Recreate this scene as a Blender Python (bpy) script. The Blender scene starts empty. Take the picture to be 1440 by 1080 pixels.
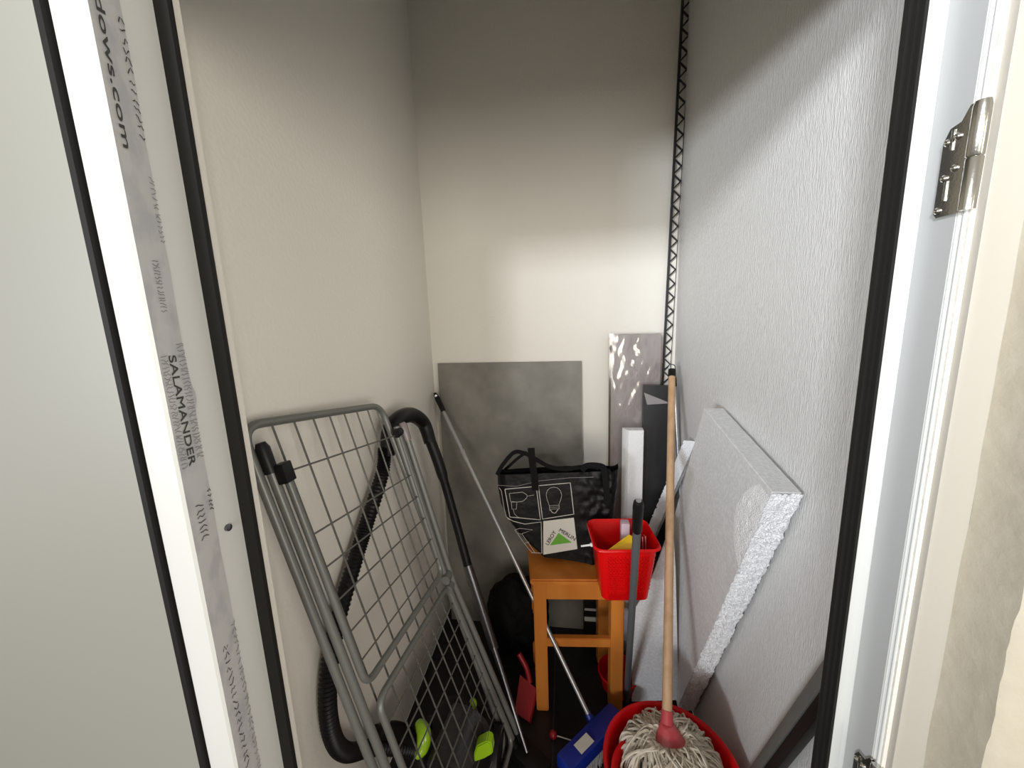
import bpy, bmesh, math, random
from mathutils import Vector, Matrix, noise
random.seed(7)
C = bpy.context.scene.collection
# ------------------------------------------------------------------ camera
F = 540.0; H = 1.4                                   # focal length in pixels (1440 wide), eye height
_u = Vector((-111.0, 3060.0, F)).normalized()        # world up seen from the camera
_a = 75.0; _y = -(_u.x*_a - _u.z*F)/_u.y
_d = Vector((_a, _y, -F)).normalized(); _r = _d.cross(_u)
CAMR = Matrix((_r, _d, _u))                          # rows: world x, y, z in camera axes -> world = CAMR @ cam
cam = bpy.data.cameras.new('camera'); co = bpy.data.objects.new('camera', cam); C.objects.link(co)
co.matrix_world = Matrix.Translation((0, 0, H)) @ CAMR.to_4x4()
cam.sensor_width = 36; cam.lens = 36*F/1440; cam.clip_start = .02
bpy.context.scene.camera = co
# ------------------------------------------------------------------ light
W = bpy.data.worlds.new('world'); bpy.context.scene.world = W; W.use_nodes = True
W.node_tree.nodes['Background'].inputs[0].default_value = (1.0, .93, .82, 1)
W.node_tree.nodes['Background'].inputs[1].default_value = .55
def area(name, loc, target, sx, sy, power, col, spread=180):
    l = bpy.data.lights.new(name, 'AREA'); l.shape = 'RECTANGLE'; l.size = sx; l.size_y = sy
    l.energy = power; l.color = col; l.spread = math.radians(spread)
    o = bpy.data.objects.new(name, l); C.objects.link(o); o.location = loc
    o.rotation_euler = (Vector(target)-Vector(loc)).to_track_quat('-Z', 'Y').to_euler(); return o
area('hallway_window_light', (-3.1, -3.6, 1.22), (.43, 1.1, 2.0), 1.0, .5, 21.5, (.88, .93, 1.0), 62)
area('hallway_ceiling_light', (-.75, -1.55, 2.12), (.43, .9, 1.80), .3, .26, 5.6, (.93, .96, 1.0), 50)
area('hallway_side_light', (2.3, -2.0, 1.35), (-.5, 1.1, 1.8), 1.1, 1.7, 17.5, (1.0, .93, .82), 100)
area('hallway_far_light', (.1, -3.3, 1.35), (0, 1.4, 1.9), 1.5, 1.7, 17, (1.0, .94, .84), 90)
vs = bpy.context.scene.view_settings
vs.view_transform = 'Standard'; vs.look = 'None'; vs.exposure = 0.0; vs.gamma = 1.0; vs.use_curve_mapping = False
# ------------------------------------------------------------------ helpers
def at(px, py, X=None, Y=None, Z=None, P=None, N=None):
    """point of the place seen at a pixel, at a given depth / height / plane"""
    w = CAMR @ Vector((px-720, 540-py, -F)); o = Vector((0, 0, H))
    if X is not None: t = X/w.x
    elif Y is not None: t = Y/w.y
    elif Z is not None: t = (Z-H)/w.z
    else: t = (P-o).dot(N)/w.dot(N)
    return o + w*t
def mat(name, col, rough=.6, metal=0, bump=None, vary=None, spec=.5, coat=0, trans=0, alpha=1):
    m = bpy.data.materials.new(name); m.use_nodes = True; nt = m.node_tree; b = nt.nodes['Principled BSDF']
    b.inputs['Base Color'].default_value = (*col, 1); b.inputs['Roughness'].default_value = rough
    b.inputs['Metallic'].default_value = metal; b.inputs['Specular IOR Level'].default_value = spec
    b.inputs['Coat Weight'].default_value = coat; b.inputs['Transmission Weight'].default_value = trans
    b.inputs['Alpha'].default_value = alpha
    def coords(scale):
        tc = nt.nodes.new('ShaderNodeTexCoord'); mp = nt.nodes.new('ShaderNodeMapping')
        nt.links.new(tc.outputs['Object'], mp.inputs['Vector'])
        mp.inputs['Scale'].default_value = scale if isinstance(scale, tuple) else (scale,)*3
        return mp.outputs[0]
    if bump:                                          # (kind, scale, strength, distance)
        kind, sc, st, di = bump
        if kind == 'noise':
            n = nt.nodes.new('ShaderNodeTexNoise'); n.inputs['Scale'].default_value = 1; n.inputs['Detail'].default_value = 4; out = n.outputs[0]
        else:
            n = nt.nodes.new('ShaderNodeTexVoronoi'); n.inputs['Scale'].default_value = 1; out = n.outputs[0]
        nt.links.new(coords(sc), n.inputs['Vector'])
        bp = nt.nodes.new('ShaderNodeBump'); bp.inputs['Strength'].default_value = st; bp.inputs['Distance'].default_value = di
        nt.links.new(out, bp.inputs['Height']); nt.links.new(bp.outputs[0], b.inputs['Normal'])
    if vary:                                          # (scale, colour2, lo, hi, detail)
        sc, c2, lo, hi, de = vary
        n = nt.nodes.new('ShaderNodeTexNoise'); n.inputs['Scale'].default_value = 1; n.inputs['Detail'].default_value = de
        nt.links.new(coords(sc), n.inputs['Vector'])
        r = nt.nodes.new('ShaderNodeValToRGB'); r.color_ramp.elements[0].position = lo; r.color_ramp.elements[1].position = hi
        r.color_ramp.elements[0].color = (*col, 1); r.color_ramp.elements[1].color = (*c2, 1)
        nt.links.new(n.outputs[0], r.inputs[0]); nt.links.new(r.outputs[0], b.inputs['Base Color'])
    return m
def shade(o, ang=40):
    me = o.data
    for p in me.polygons: p.use_smooth = True
    bm = bmesh.new(); bm.from_mesh(me)
    for e in bm.edges:
        if len(e.link_faces) == 2 and e.calc_face_angle(0) > math.radians(ang): e.smooth = False
    bm.to_mesh(me); bm.free()
def put(name, bm, m, parent=None, smooth=True, recalc=True):
    if recalc: bmesh.ops.recalc_face_normals(bm, faces=bm.faces)
    me = bpy.data.meshes.new(name); bm.to_mesh(me); bm.free(); me.materials.append(m)
    o = bpy.data.objects.new(name, me); C.objects.link(o)
    if parent:
        o.parent = parent; bpy.context.view_layer.update(); o.matrix_parent_inverse = parent.matrix_world.inverted()
    if smooth: shade(o)
    return o
def tag(o, label=None, cat=None, group=None, kind=None):
    if label: o['label'] = label
    if cat: o['category'] = cat
    if group: o['group'] = group
    if kind: o['kind'] = kind
    return o
def empty(name, loc, label=None, cat=None, group=None, kind=None):
    o = bpy.data.objects.new(name, None); C.objects.link(o); o.location = loc; o.empty_display_size = .05
    bpy.context.view_layer.update(); return tag(o, label, cat, group, kind)
def B(): return bmesh.new()
def box(bm, a, b, bevel=0):
    a = Vector(a); b = Vector(b); c = (a+b)/2; s = b-a
    r = bmesh.ops.create_cube(bm, size=1, matrix=Matrix.Translation(c) @ Matrix.Diagonal((abs(s.x), abs(s.y), abs(s.z), 1)))
    if bevel:
        es = list({e for v in r['verts'] for e in v.link_edges})
        bmesh.ops.bevel(bm, geom=es, offset=bevel, segments=2, affect='EDGES', profile=.6)
    return bm
def obox(bm, p, q, w, t, side=None, bevel=0):
    """bar from p to q; width w along 'side', thickness t along the third axis"""
    p = Vector(p); q = Vector(q); z = (q-p); L = z.length; z.normalize()
    s = Vector(side) if side else Vector((1, 0, 0)); x = (s - z*s.dot(z)).normalized(); y = z.cross(x)
    M = Matrix((x, y, z)).transposed().to_4x4(); M.translation = (p+q)/2
    r = bmesh.ops.create_cube(bm, size=1, matrix=M @ Matrix.Diagonal((w, t, L, 1)))
    if bevel:
        es = list({e for v in r['verts'] for e in v.link_edges})
        bmesh.ops.bevel(bm, geom=es, offset=bevel, segments=2, affect='EDGES', profile=.6)
    return bm
def smoothpath(pts, n=6, closed=False):
    pts = [Vector(p) for p in pts]; out = []; N = len(pts)
    rng = range(N) if closed else range(N-1)
    for i in rng:
        if closed: p0, p1, p2, p3 = pts[i-1], pts[i], pts[(i+1) % N], pts[(i+2) % N]
        else: p0, p1, p2, p3 = pts[max(i-1, 0)], pts[i], pts[i+1], pts[min(i+2, N-1)]
        for k in range(n):
            t = k/n
            out.append(.5*((2*p1)+(p2-p0)*t+(2*p0-5*p1+4*p2-p3)*t*t+(-p0+3*p1-3*p2+p3)*t**3))
    if not closed: out.append(pts[-1])
    return out
def fillet(pts, r, n=6, closed=False):
    """polyline with rounded corners"""
    pts = [Vector(p) for p in pts]; N = len(pts); out = []
    for i in range(N):
        if not closed and i in (0, N-1): out.append(pts[i]); continue
        a, b, c = pts[i-1], pts[i], pts[(i+1) % N]
        u = (a-b).normalized(); v = (c-b).normalized(); d = min(r, (a-b).length*.45, (c-b).length*.45)
        s, e = b+u*d, b+v*d
        for k in range(n+1):
            t = k/n; out.append(s*(1-t)**2 + b*2*t*(1-t) + e*t*t)
    return out
def tube(bm, path, r, seg=10, closed=False, cap=True):
    path = [Vector(p) for p in path]; N = len(path)
    rad = r if isinstance(r, (list, tuple)) else [r]*N
    T = []
    for i in range(N):
        if closed: t = path[(i+1) % N]-path[i-1]
        else: t = path[min(i+1, N-1)]-path[max(i-1, 0)]
        T.append(t.normalized())
    up = Vector((0, 0, 1)) if abs(T[0].z) < .9 else Vector((1, 0, 0))
    x = T[0].cross(up).normalized(); rings = []
    for i in range(N):
        x = (x - T[i]*x.dot(T[i])).normalized(); y = T[i].cross(x)
        rings.append([bm.verts.new(path[i] + (x*math.cos(2*math.pi*k/seg) + y*math.sin(2*math.pi*k/seg))*rad[i]) for k in range(seg)])
    for i in range(N if closed else N-1):
        a, b = rings[i], rings[(i+1) % N]
        for k in range(seg): bm.faces.new((a[k], a[(k+1) % seg], b[(k+1) % seg], b[k]))
    if not closed and cap:
        bm.faces.new(rings[0][::-1]); bm.faces.new(rings[-1])
    return bm
def lathe(bm, prof, c, seg=40, cap0=True, cap1=False, sx=1, sy=1, ax=None):
    """prof: list of (radius, height); axis z, or ax"""
    c = Vector(c); R = Vector(ax).normalized().to_track_quat('Z', 'X').to_matrix() if ax else Matrix.Identity(3)
    rings = [[bm.verts.new(c + R @ Vector((r*sx*math.cos(2*math.pi*k/seg), r*sy*math.sin(2*math.pi*k/seg), h))) for k in range(seg)] for r, h in prof]
    for a, b in zip(rings, rings[1:]):
        for k in range(seg): bm.faces.new((a[k], a[(k+1) % seg], b[(k+1) % seg], b[k]))
    if cap0: bm.faces.new(rings[0][::-1])
    if cap1: bm.faces.new(rings[-1])
    return bm
def prism(bm, pts, ext):
    """planar polygon pts extruded by vector ext"""
    ext = Vector(ext); a = [bm.verts.new(Vector(p)) for p in pts]; b = [bm.verts.new(Vector(p)+ext) for p in pts]
    n = len(a); bm.faces.new(a); bm.faces.new(b[::-1])
    for i in range(n): bm.faces.new((a[i], b[i], b[(i+1) % n], a[(i+1) % n]))
    return bm
def zprof(bm, xy, z0, z1): return prism(bm, [(x, y, z0) for x, y in xy], (0, 0, z1-z0))
def text_mesh(s):
    cu = bpy.data.curves.new('t', 'FONT'); cu.body = s; cu.extrude = 0.0; cu.resolution_u = 6
    o = bpy.data.objects.new('t', cu); C.objects.link(o); bpy.context.view_layer.update()
    me = bpy.data.meshes.new_from_object(o.evaluated_get(bpy.context.evaluated_depsgraph_get()))
    bpy.data.objects.remove(o); bpy.data.curves.remove(cu)
    xs = [v.co.x for v in me.vertices]; ys = [v.co.y for v in me.vertices]
    return me, min(xs), max(xs), min(ys), max(ys)
def text_on(bm, s, o, run, up, extra=None):
    """lettering laid on a plane: starts at o, spans vector run, cap height vector up"""
    me, x0, x1, y0, y1 = text_mesh(s); o = Vector(o); run = Vector(run); up = Vector(up); vs_ = []
    n = run.cross(up).normalized()
    me.calc_loop_triangles()
    for k, (du, dv) in enumerate(((0, 0), (.035, 0), (0, .05), (.035, .05))):      # overlaid copies make the strokes bold
        h = up.length; off = run.normalized()*du*h + up*dv + n*.00002*k; vs_ = []
        for v in me.vertices: vs_.append(bm.verts.new(o + off + run*((v.co.x-x0)/(x1-x0)) + up*((v.co.y-y0)/(y1-y0))))
        for p in me.loop_triangles:
            try: bm.faces.new([vs_[i] for i in p.vertices])
            except ValueError: pass
    r = bmesh.ops.extrude_face_region(bm, geom=list(bm.faces)) if extra else None
    bpy.data.meshes.remove(me); return bm
def ribbon(bm, pts, w, n, closed=False):
    """flat printed line of width w on a surface with normal n"""
    pts = [Vector(p) for p in pts]; n = Vector(n); N = len(pts); A = []; Bv = []
    for i in range(N):
        if closed: t = pts[(i+1) % N]-pts[i-1]
        else: t = pts[min(i+1, N-1)]-pts[max(i-1, 0)]
        s = t.cross(n).normalized()*w/2; A.append(bm.verts.new(pts[i]+s)); Bv.append(bm.verts.new(pts[i]-s))
    for i in range(N if closed else N-1):
        j = (i+1) % N; bm.faces.new((A[i], A[j], Bv[j], Bv[i]))
    return bm
# ------------------------------------------------------------------ materials
M = {}
M['wall'] = mat('wall_paint', (.83, .80, .73), .55, bump=('noise', 150, .35, .004), spec=.35)
M['wall_side'] = mat('wall_paint_relief', (.83, .80, .73), .5, bump=('noise', 110, .28, .004), spec=.4)
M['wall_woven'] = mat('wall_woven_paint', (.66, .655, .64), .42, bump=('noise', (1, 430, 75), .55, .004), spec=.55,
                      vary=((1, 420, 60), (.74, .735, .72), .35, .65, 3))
M['plaster'] = mat('plaster', (.44, .395, .31), .85, bump=('noise', 55, .35, .005), vary=(30, (.47, .43, .345), .35, .7, 6))
M['ceiling'] = mat('ceiling_paint', (.68, .66, .62), .8)
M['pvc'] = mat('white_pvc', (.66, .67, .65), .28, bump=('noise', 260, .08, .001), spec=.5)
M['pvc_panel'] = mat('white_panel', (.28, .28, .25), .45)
M['cream'] = mat('cream_filler', (.47, .445, .39), .6, bump=('noise', 60, .2, .002))
M['rubber'] = mat('black_rubber', (.008, .0075, .007), .6, spec=.22)
M['film'] = mat('grey_film', (.50, .50, .50), .35, vary=((30, 60, 26), (.42, .42, .44), .45, .62, 6))
M['ink'] = mat('black_ink', (.05, .05, .05), .6)
M['inkg'] = mat('grey_ink', (.2, .19, .2), .6)
M['steel'] = mat('zinc_steel', (.55, .54, .5), .22, 1, bump=('noise', 400, .1, .001))
M['tube'] = mat('grey_enamel', (.17, .175, .165), .4, .3)
M['wire'] = mat('grey_wire', (.12, .12, .11), .5, .2)
M['blackp'] = mat('black_plastic', (.006, .006, .0065), .42, spec=.3)
M['hose'] = mat('black_hose', (.005, .005, .0055), .45, spec=.3)
M['chrome'] = mat('dark_chrome', (.16, .16, .17), .28, .9)
M['alu'] = mat('aluminium', (.50, .50, .51), .35, .7)
M['tile'] = mat('concrete_tile', (.155, .145, .125), .5, bump=('noise', 40, .1, .002), vary=(7, (.255, .24, .21), .33, .68, 7))
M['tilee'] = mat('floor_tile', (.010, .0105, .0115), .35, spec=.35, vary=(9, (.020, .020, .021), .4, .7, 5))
M['grout'] = mat('grout', (.045, .045, .045), .9)
M['wrapi'] = mat('wrapped_board', (.36, .32, .31), .5, vary=((20, 20, 6), (.43, .39, .38), .4, .65, 4))
M['carton'] = mat('cardboard_edge', (.13, .095, .06), .8)
M['eps'] = mat('polystyrene', (.66, .66, .66), .55, bump=('voronoi', 230, .25, .002), vary=(120, (.74, .74, .74), .45, .6, 4))
M['epsr'] = mat('polystyrene_beads', (.93, .93, .94), .6, bump=('voronoi', 330, .7, .003))
M['whitep'] = mat('white_sheet', (.88, .88, .90), .28)
M['panelb'] = mat('black_panel', (.022, .022, .024), .35, vary=((12, 12, 5), (.035, .035, .037), .4, .7, 4))
M['wood'] = mat('orange_wood', (.68, .245, .045), .35, bump=('noise', (90, 90, 8), .06, .002), vary=((14, 14, 2.2), (.53, .165, .026), .35, .75, 6), spec=.3)
M['woodp'] = mat('pale_wood', (.52, .33, .19), .5, vary=((50, 50, 4), (.42, .25, .13), .4, .75, 5))
M['red'] = mat('red_plastic', (.62, .002, .006), .35, spec=.3)
M['redk'] = mat('pink_red_plastic', (.48, .06, .07), .25, coat=.4)
M['redd'] = mat('dark_red_plastic', (.32, .008, .015), .4)
M['blue'] = mat('blue_plastic', (.006, .022, .24), .35)
M['green'] = mat('lime_plastic', (.28, .50, .01), .3, coat=.4)
M['smoke'] = mat('smoked_plastic', (.05, .05, .05), .12, alpha=.55)
M['bag'] = mat('black_bag_fabric', (.005, .005, .0055), .4, spec=.2, bump=('noise', 25, .3, .01))
M['strap'] = mat('black_webbing', (.004, .004, .0045), .8, spec=.2)
M['print'] = mat('white_print', (.55, .54, .50), .6)
M['printw'] = mat('white_patch', (.70, .69, .63), .6)
M['printg'] = mat('green_print', (.13, .42, .03), .6)
M['printk'] = mat('print_ink', (.03, .03, .03), .6)
M['mop'] = mat('mop_cotton', (.66, .60, .50), .9, vary=(45, (.30, .25, .18), .45, .78, 5), bump=('noise', 300, .5, .002))
M['yellow'] = mat('yellow_packet', (.85, .52, .02), .4)
M['lilac'] = mat('pale_packet', (.55, .42, .48), .4)
M['sack'] = mat('black_sack', (.0025, .0025, .003), .7, spec=.15, bump=('noise', 18, .6, .02))
M['white'] = mat('white_plastic', (.8, .8, .8), .4)
M['lattice'] = mat('black_lattice', (.010, .012, .014), .5)
M['greyh'] = mat('grey_handle', (.09, .095, .10), .45)
def film_mat():
    m = bpy.data.materials.new('clear_film'); m.use_nodes = True; nt = m.node_tree; nt.nodes.clear()
    o = nt.nodes.new('ShaderNodeOutputMaterial'); mx = nt.nodes.new('ShaderNodeMixShader'); t = nt.nodes.new('ShaderNodeBsdfTransparent')
    g = nt.nodes.new('ShaderNodeBsdfGlossy'); g.inputs['Roughness'].default_value = .12; mx.inputs[0].default_value = .13
    t.inputs[0].default_value = (.93, .92, .92, 1)
    nt.links.new(t.outputs[0], mx.inputs[1]); nt.links.new(g.outputs[0], mx.inputs[2]); nt.links.new(mx.outputs[0], o.inputs[0]); return m
M['clear'] = film_mat()
# ------------------------------------------------------------------ room shell
XL, XR, YB, YF, ZC = -.575, .43, 1.6, .455, 2.6
ZL = 1.83                                             # underside of the door head
def struct(name, bm, m, parent=None, **k): return tag(put(name, bm, m, parent, **k), kind='structure')
struct('wall_back', box(B(), (XL-.1, YB, 0), (XR+.1, YB+.1, ZC)), M['wall'], smooth=False)
struct('wall_left', box(B(), (XL-.1, YF, 0), (XL, YB, ZC)), M['wall_side'], smooth=False)
struct('wall_right', box(B(), (XR, YF, 0), (XR+.1, YB, ZC)), M['wall_woven'], smooth=False)
struct('ceiling', box(B(), (XL-.1, YF-.1, ZC), (XR+.1, YB+.1, ZC+.08)), M['ceiling'], smooth=False)
fl = empty('floor', (0, 1.0, 0), kind='structure')
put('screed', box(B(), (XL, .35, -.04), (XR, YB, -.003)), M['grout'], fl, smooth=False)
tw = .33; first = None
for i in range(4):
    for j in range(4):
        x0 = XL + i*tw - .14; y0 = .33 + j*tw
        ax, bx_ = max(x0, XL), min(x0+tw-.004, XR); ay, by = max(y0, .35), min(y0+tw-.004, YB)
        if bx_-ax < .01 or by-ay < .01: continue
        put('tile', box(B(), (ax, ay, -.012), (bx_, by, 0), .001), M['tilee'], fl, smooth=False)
struct('floor_landing', box(B(), (-3.5, -4.0, -.04), (2.6, .349, -.001)), mat('landing_tile', (.16, .15, .14), .5, vary=(6, (.20, .19, .175), .4, .7, 5)), smooth=False)
# front wall: closet side returns, head, and the plastered hall side on the right
bm = B(); box(bm, (-1.6, YF+.002, 0), (-.463, YF+.03, ZC)); box(bm, (-1.6, .36, ZL), (.345, YF+.03, ZC)); box(bm, (.345, .40, 0), (XR+.1, YF+.03, ZC))
box(bm, (.345, .40, ZL), (XR+.1, YF+.03, ZC))
struct('wall_front', bm, M['wall'], smooth=False)
# plaster reveal with a ragged arris
bm = B(); nz = 220; cols = []
for i in range(nz+1):
    z = .2 + 2.4*i/nz
    rg = noise.noise(Vector((z*9, 0, 3)))*.006 + noise.noise(Vector((z*45, 5, 3)))*.003
    r2 = noise.noise(Vector((z*12, 9, 1)))*.002
    cols.append([bm.verts.new(p) for p in ((.55, .40, z), (.3775+r2, .3935, z), (.379+r2, .385, z), (.380, .366+rg*.3, z), (.380+abs(rg)*.4, .345+rg, z), (.387, .341, z), (.47, .341, z), (1.3, .341, z), (1.3, .40, z))])
for a, b in zip(cols, cols[1:]):
    for k in range(len(a)): bm.faces.new((a[k], a[(k+1) % len(a)], b[(k+1) % len(a)], b[k]))
bm.faces.new(cols[0]); bm.faces.new(cols[-1][::-1])
struct('wall_front_plaster', bm, M['plaster'])
# ------------------------------------------------------------------ door_1: fixed leaf on the left
d1 = empty('door_1', (-.6, .42, 0), kind='structure')
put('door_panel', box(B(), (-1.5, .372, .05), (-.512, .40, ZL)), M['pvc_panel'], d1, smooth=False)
bm = B(); zprof(bm, [(-.5135, .3695), (-.5135, .381), (-.5065, .381), (-.5065, .370)], .05, ZL); put('glazing_gasket', bm, M['rubber'], d1, smooth=False)
bm = B(); zprof(bm, [(-.5065, .385), (-.5065, .379), (-.503, .3755), (-.4645, .3755), (-.461, .3785), (-.461, .4485), (-.5065, .4485)], .02, ZL)
put('stile', bm, M['pvc'], d1, smooth=False)

# rubber seal behind the stile
bm = B(); zprof(bm, [(-.463, .4475), (-.4425, .4475), (-.441, .451), (-.4425, .4545), (-.463, .4545)], .02, ZL); put('seal', bm, M['rubber'], d1, smooth=False)
# protective film with print
zb = lambda py, px: at(px, py, X=-.461).z
bm = B(); n = 160; A = []
for i in range(n+1):
    z = .35 + 1.45*i/n
    e = .4095 + noise.noise(Vector((z*14, 1, 0)))*.0016 + (.004*math.exp(-((z-1.315)/.012)**2))
    A.append([bm.verts.new((-.4606, .3775, z)), bm.verts.new((-.4600+.0004*noise.noise(Vector((z*60, 0, 0))), .394, z)), bm.verts.new((-.4606, e, z)), bm.verts.new((-.4611, e, z)), bm.verts.new((-.4611, .3775, z))])
for a, b in zip(A, A[1:]):
    for k in range(5): bm.faces.new((a[k], a[(k+1) % 5], b[(k+1) % 5], b[k]))
film = put('protective_film', bm, M['film'], d1)
def on_film(s, pxy0, pxy1, ya, yb, name='lettering', m='ink'):
    p = at(*pxy0, X=-.4590); q = at(*pxy1, X=-.4590)
    bm = B(); text_on(bm, s, (-.4590, ya, p.z), (0, 0, q.z-p.z), (0, yb-ya, 0)); return put(name, bm, M[m], film, smooth=False)
on_film('windows.com', (118, -95), (188, 212), .383, .3905)
on_film('SALAMANDER', (240, 500), (281, 650), .388, .3965)
def squiggles(pxy0, pxy1, ya, yb, cnt, m, seed, w=.0011):
    rnd = random.Random(seed); bm = B(); z0 = at(*pxy0, X=-.459).z; z1 = at(*pxy1, X=-.459).z
    for i in range(cnt):
        z = z0+(z1-z0)*(i+.5)/cnt; dz = abs(z1-z0)/cnt*.42; pts = []
        for k in range(4): pts.append(Vector((-.4589, ya+(yb-ya)*(k/3), z+dz*rnd.uniform(-1, 1))))
        ribbon(bm, pts, w, (1, 0, 0))
    return put('faint_print', bm, M[m], film, smooth=False)
squiggles((166, 20), (212, 205), .4025, .408, 13, 'ink', 1)
squiggles((215, 250), (238, 345), .404, .409, 14, 'inkg', 2, .0008)
squiggles((222, 365), (236, 440), .390, .397, 16, 'inkg', 3, .0008)
squiggles((255, 480), (290, 640), .3995, .4085, 34, 'inkg', 4, .0007)
squiggles((232, 500), (272, 655), .379, .3865, 34, 'inkg', 5, .0007)
squiggles((280, 708), (300, 752), .386, .396, 7, 'ink', 6)
squiggles((303, 680), (312, 712), .404, .409, 5, 'ink', 7)
squiggles((318, 905), (370, 1080), .386, .393, 22, 'ink', 8)
squiggles((335, 865), (380, 1080), .403, .409, 28, 'inkg', 9, .0009)
p = at(321, 742, X=-.459); bm = B(); lathe(bm, [(.0045, -.002), (.0045, .002), (.002, .003)], p, 16, True, True, ax=(1, 0, 0)); tag(put('screw', bm, M['chrome'], d1), 'dark screw head')
# ------------------------------------------------------------------ trim_1: right frame post
t1 = empty('trim_1', (.36, .43, 0), kind='structure')
bm = B(); zprof(bm, [(.327, .450), (.340, .450), (.343, .447), (.343, .4085), (.3455, .4055), (.3455, .4040), (.352, .4040), (.352, .4545), (.327, .4545)], .02, ZL)
put('frame_post', bm, M['pvc'], t1, smooth=False)
M['pvc_shaded'] = mat('shaded_white_pvc', (.47, .48, .48), .32, bump=('noise', 260, .08, .001))  # same white post plastic, the rebate's shade put into a darker colour
put('shaded_rebate', box(B(), (.3424, .4100, .02), (.3436, .4465, ZL)), M['pvc_shaded'], t1, smooth=False)
bm = B(); tube(bm, [(.3455, .4045, .02), (.3455, .4045, ZL)], .0021, 10); put('bead', bm, M['pvc'], t1)
bm = B(); zprof(bm, [(.349, .3925), (.3495, .392), (.3785, .392), (.3785, .41), (.349, .41)], .02, 2.4); put('cover_strip', bm, M['cream'], t1, smooth=False)
bm = B(); zprof(bm, [(.327, .4475), (.3225, .4455), (.3215, .4480), (.317, .4465), (.316, .4490), (.3115, .448), (.310, .4515), (.3115, .4545), (.327, .4545)], .02, ZL)
put('seal', bm, M['rubber'], t1, smooth=False)
def hinge(zc_):
    X = .3405; h2 = .043
    bm = B(); pts = []
    out = [(.4255, -h2), (.4285, -h2+.004), (.4285, h2-.022), (.4235, h2-.012), (.414, h2-.010), (.408, h2), (.4045, h2), (.4045, -h2)]
    prism(bm, [(X-.0012, y, zc_+z) for y, z in out], (.003, 0, 0))
    hp = tag(put('hinge', bm, M['steel'], t1), 'chrome hinge leaf')
    bm = B(); lathe(bm, [(.001, -h2), (.0055, -h2+.001), (.0058, -.001), (.0050, 0), (.0058, .001), (.0058, h2-.004), (.005, h2), (.001, h2)], (.3425, .4015, zc_), 20, True, True)
    put('knuckle', bm, M['steel'], hp)
    for y, z in ((.424, .020), (.414, -.004), (.4225, -.010), (.4245, -.037), (.415, .022)):
        bm = B(); lathe(bm, [(.0030, 0), (.0030, .001), (.0018, .0022), (.0006, .0012)], (X-.0012, y, zc_+z), 14, True, True, ax=(-1, 0, 0)); put('screw', bm, M['steel'], hp)
    for y in (.4195,):
        for z in (.012, -.030):
            bm = B(); box(bm, (X-.0024, y-.0012, zc_+z), (X-.001, y+.0012, zc_+z+.017), .0004); put('adjusting_slot', bm, M['steel'], hp)
hinge(1.518); hinge(.845)
# ------------------------------------------------------------------ concrete look tile slab
a = at(615.3, 511.2, Y=1.585); b = at(818, 507.6, Y=1.585)
bm = B(); th = .010
prism(bm, [(a.x, 1.585, a.z), (b.x, 1.585, a.z-.002), (b.x, 1.535, .001), (a.x, 1.535, .001)], (0, th, 0))
tag(put('tile_slab', bm, M['tile'], smooth=False), 'large grey concrete-look tile slab leaning against the back wall', 'tile')
# ------------------------------------------------------------------ board in clear wrap
a = at(858, 471, Y=1.545); b = at(931, 467, Y=1.545)
root = empty('wrapped_board', ((a.x+b.x)/2, 1.56, 0), 'tall greyish board wrapped in shiny clear film at the right end of the back wall', 'board')
put('board', box(B(), (a.x+.004, 1.55, .0), (b.x, 1.575, a.z), .003), M['wrapi'], root)
put('cardboard_edge', box(B(), (a.x, 1.546, .0), (a.x+.0045, 1.578, a.z-.01), .001), M['carton'], root)
bm = B(); g = []; nu, nv = 26, 130
for i in range(nv+1):
    row = []
    for j in range(nu+1):
        u, v = j/nu, i/nv; x = a.x-.003+(b.x-a.x+.008)*u; z = .002+(a.z+.004)*v
        q = Vector((u*3.4+v*5, v*9, 0)); wr = noise.noise(q)*.5 + noise.noise(q*2.6)*.35 + abs(noise.noise(Vector((u*7-v*16, v*6, 4))))*.5
        e = min(u, 1-u, (1-v)*6)*8; row.append(bm.verts.new((x, 1.5455-.007*wr*min(1, e)-.001, z)))
    g.append(row)
for r0, r1 in zip(g, g[1:]):
    for j in range(nu): bm.faces.new((r0[j], r0[j+1], r1[j+1], r1[j]))
put('plastic_wrap', bm, M['clear'], root, recalc=False)
# ------------------------------------------------------------------ black zigzag lattice strip in the corner
p = at(960.0, 0, Y=1.588); q = at(931.5, 540, Y=1.588); dr = (p-q).normalized()
top = p + dr*.10; bot = q - dr*(q.z-.003)/dr.z
root = empty('lattice_strip', bot, 'tall thin black strip with a zigzag lattice standing up the right corner', 'strip')
bm = B(); obox(bm, bot, top, .008, .008, (1, 0, 0)); put('rail', bm, M['lattice'], root, smooth=False)
L = (top-bot).length; pitch = .052; wd = .026; k = 0; z = .9; protos = {}
while z < L-.03:
    s0 = bot+dr*z; s1 = bot+dr*(z+pitch/2)+Vector((wd, 0, 0)); s2 = bot+dr*(z+pitch)
    for (u_, v_, key) in ((s0, s1, 'a'), (s1, s2, 'b')):
        if key not in protos:
            o_ = put('lattice_bar', obox(B(), u_-s0, v_-s0, .005, .0045, (0, 1, 0)), M['lattice'], None, smooth=False); protos[key] = o_.data
        else:
            o_ = bpy.data.objects.new('lattice_bar', protos[key]); C.objects.link(o_)
        o_.location = s0; o_.parent = root; o_.matrix_parent_inverse = root.matrix_world.inverted()
    z += pitch
bm = B(); obox(bm, bot+Vector((wd+.002, 0, 0)), top+Vector((wd+.002, 0, 0)), .0015, .003, (1, 0, 0)); put('thin_rail', bm, M['lattice'], root, smooth=False)
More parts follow.
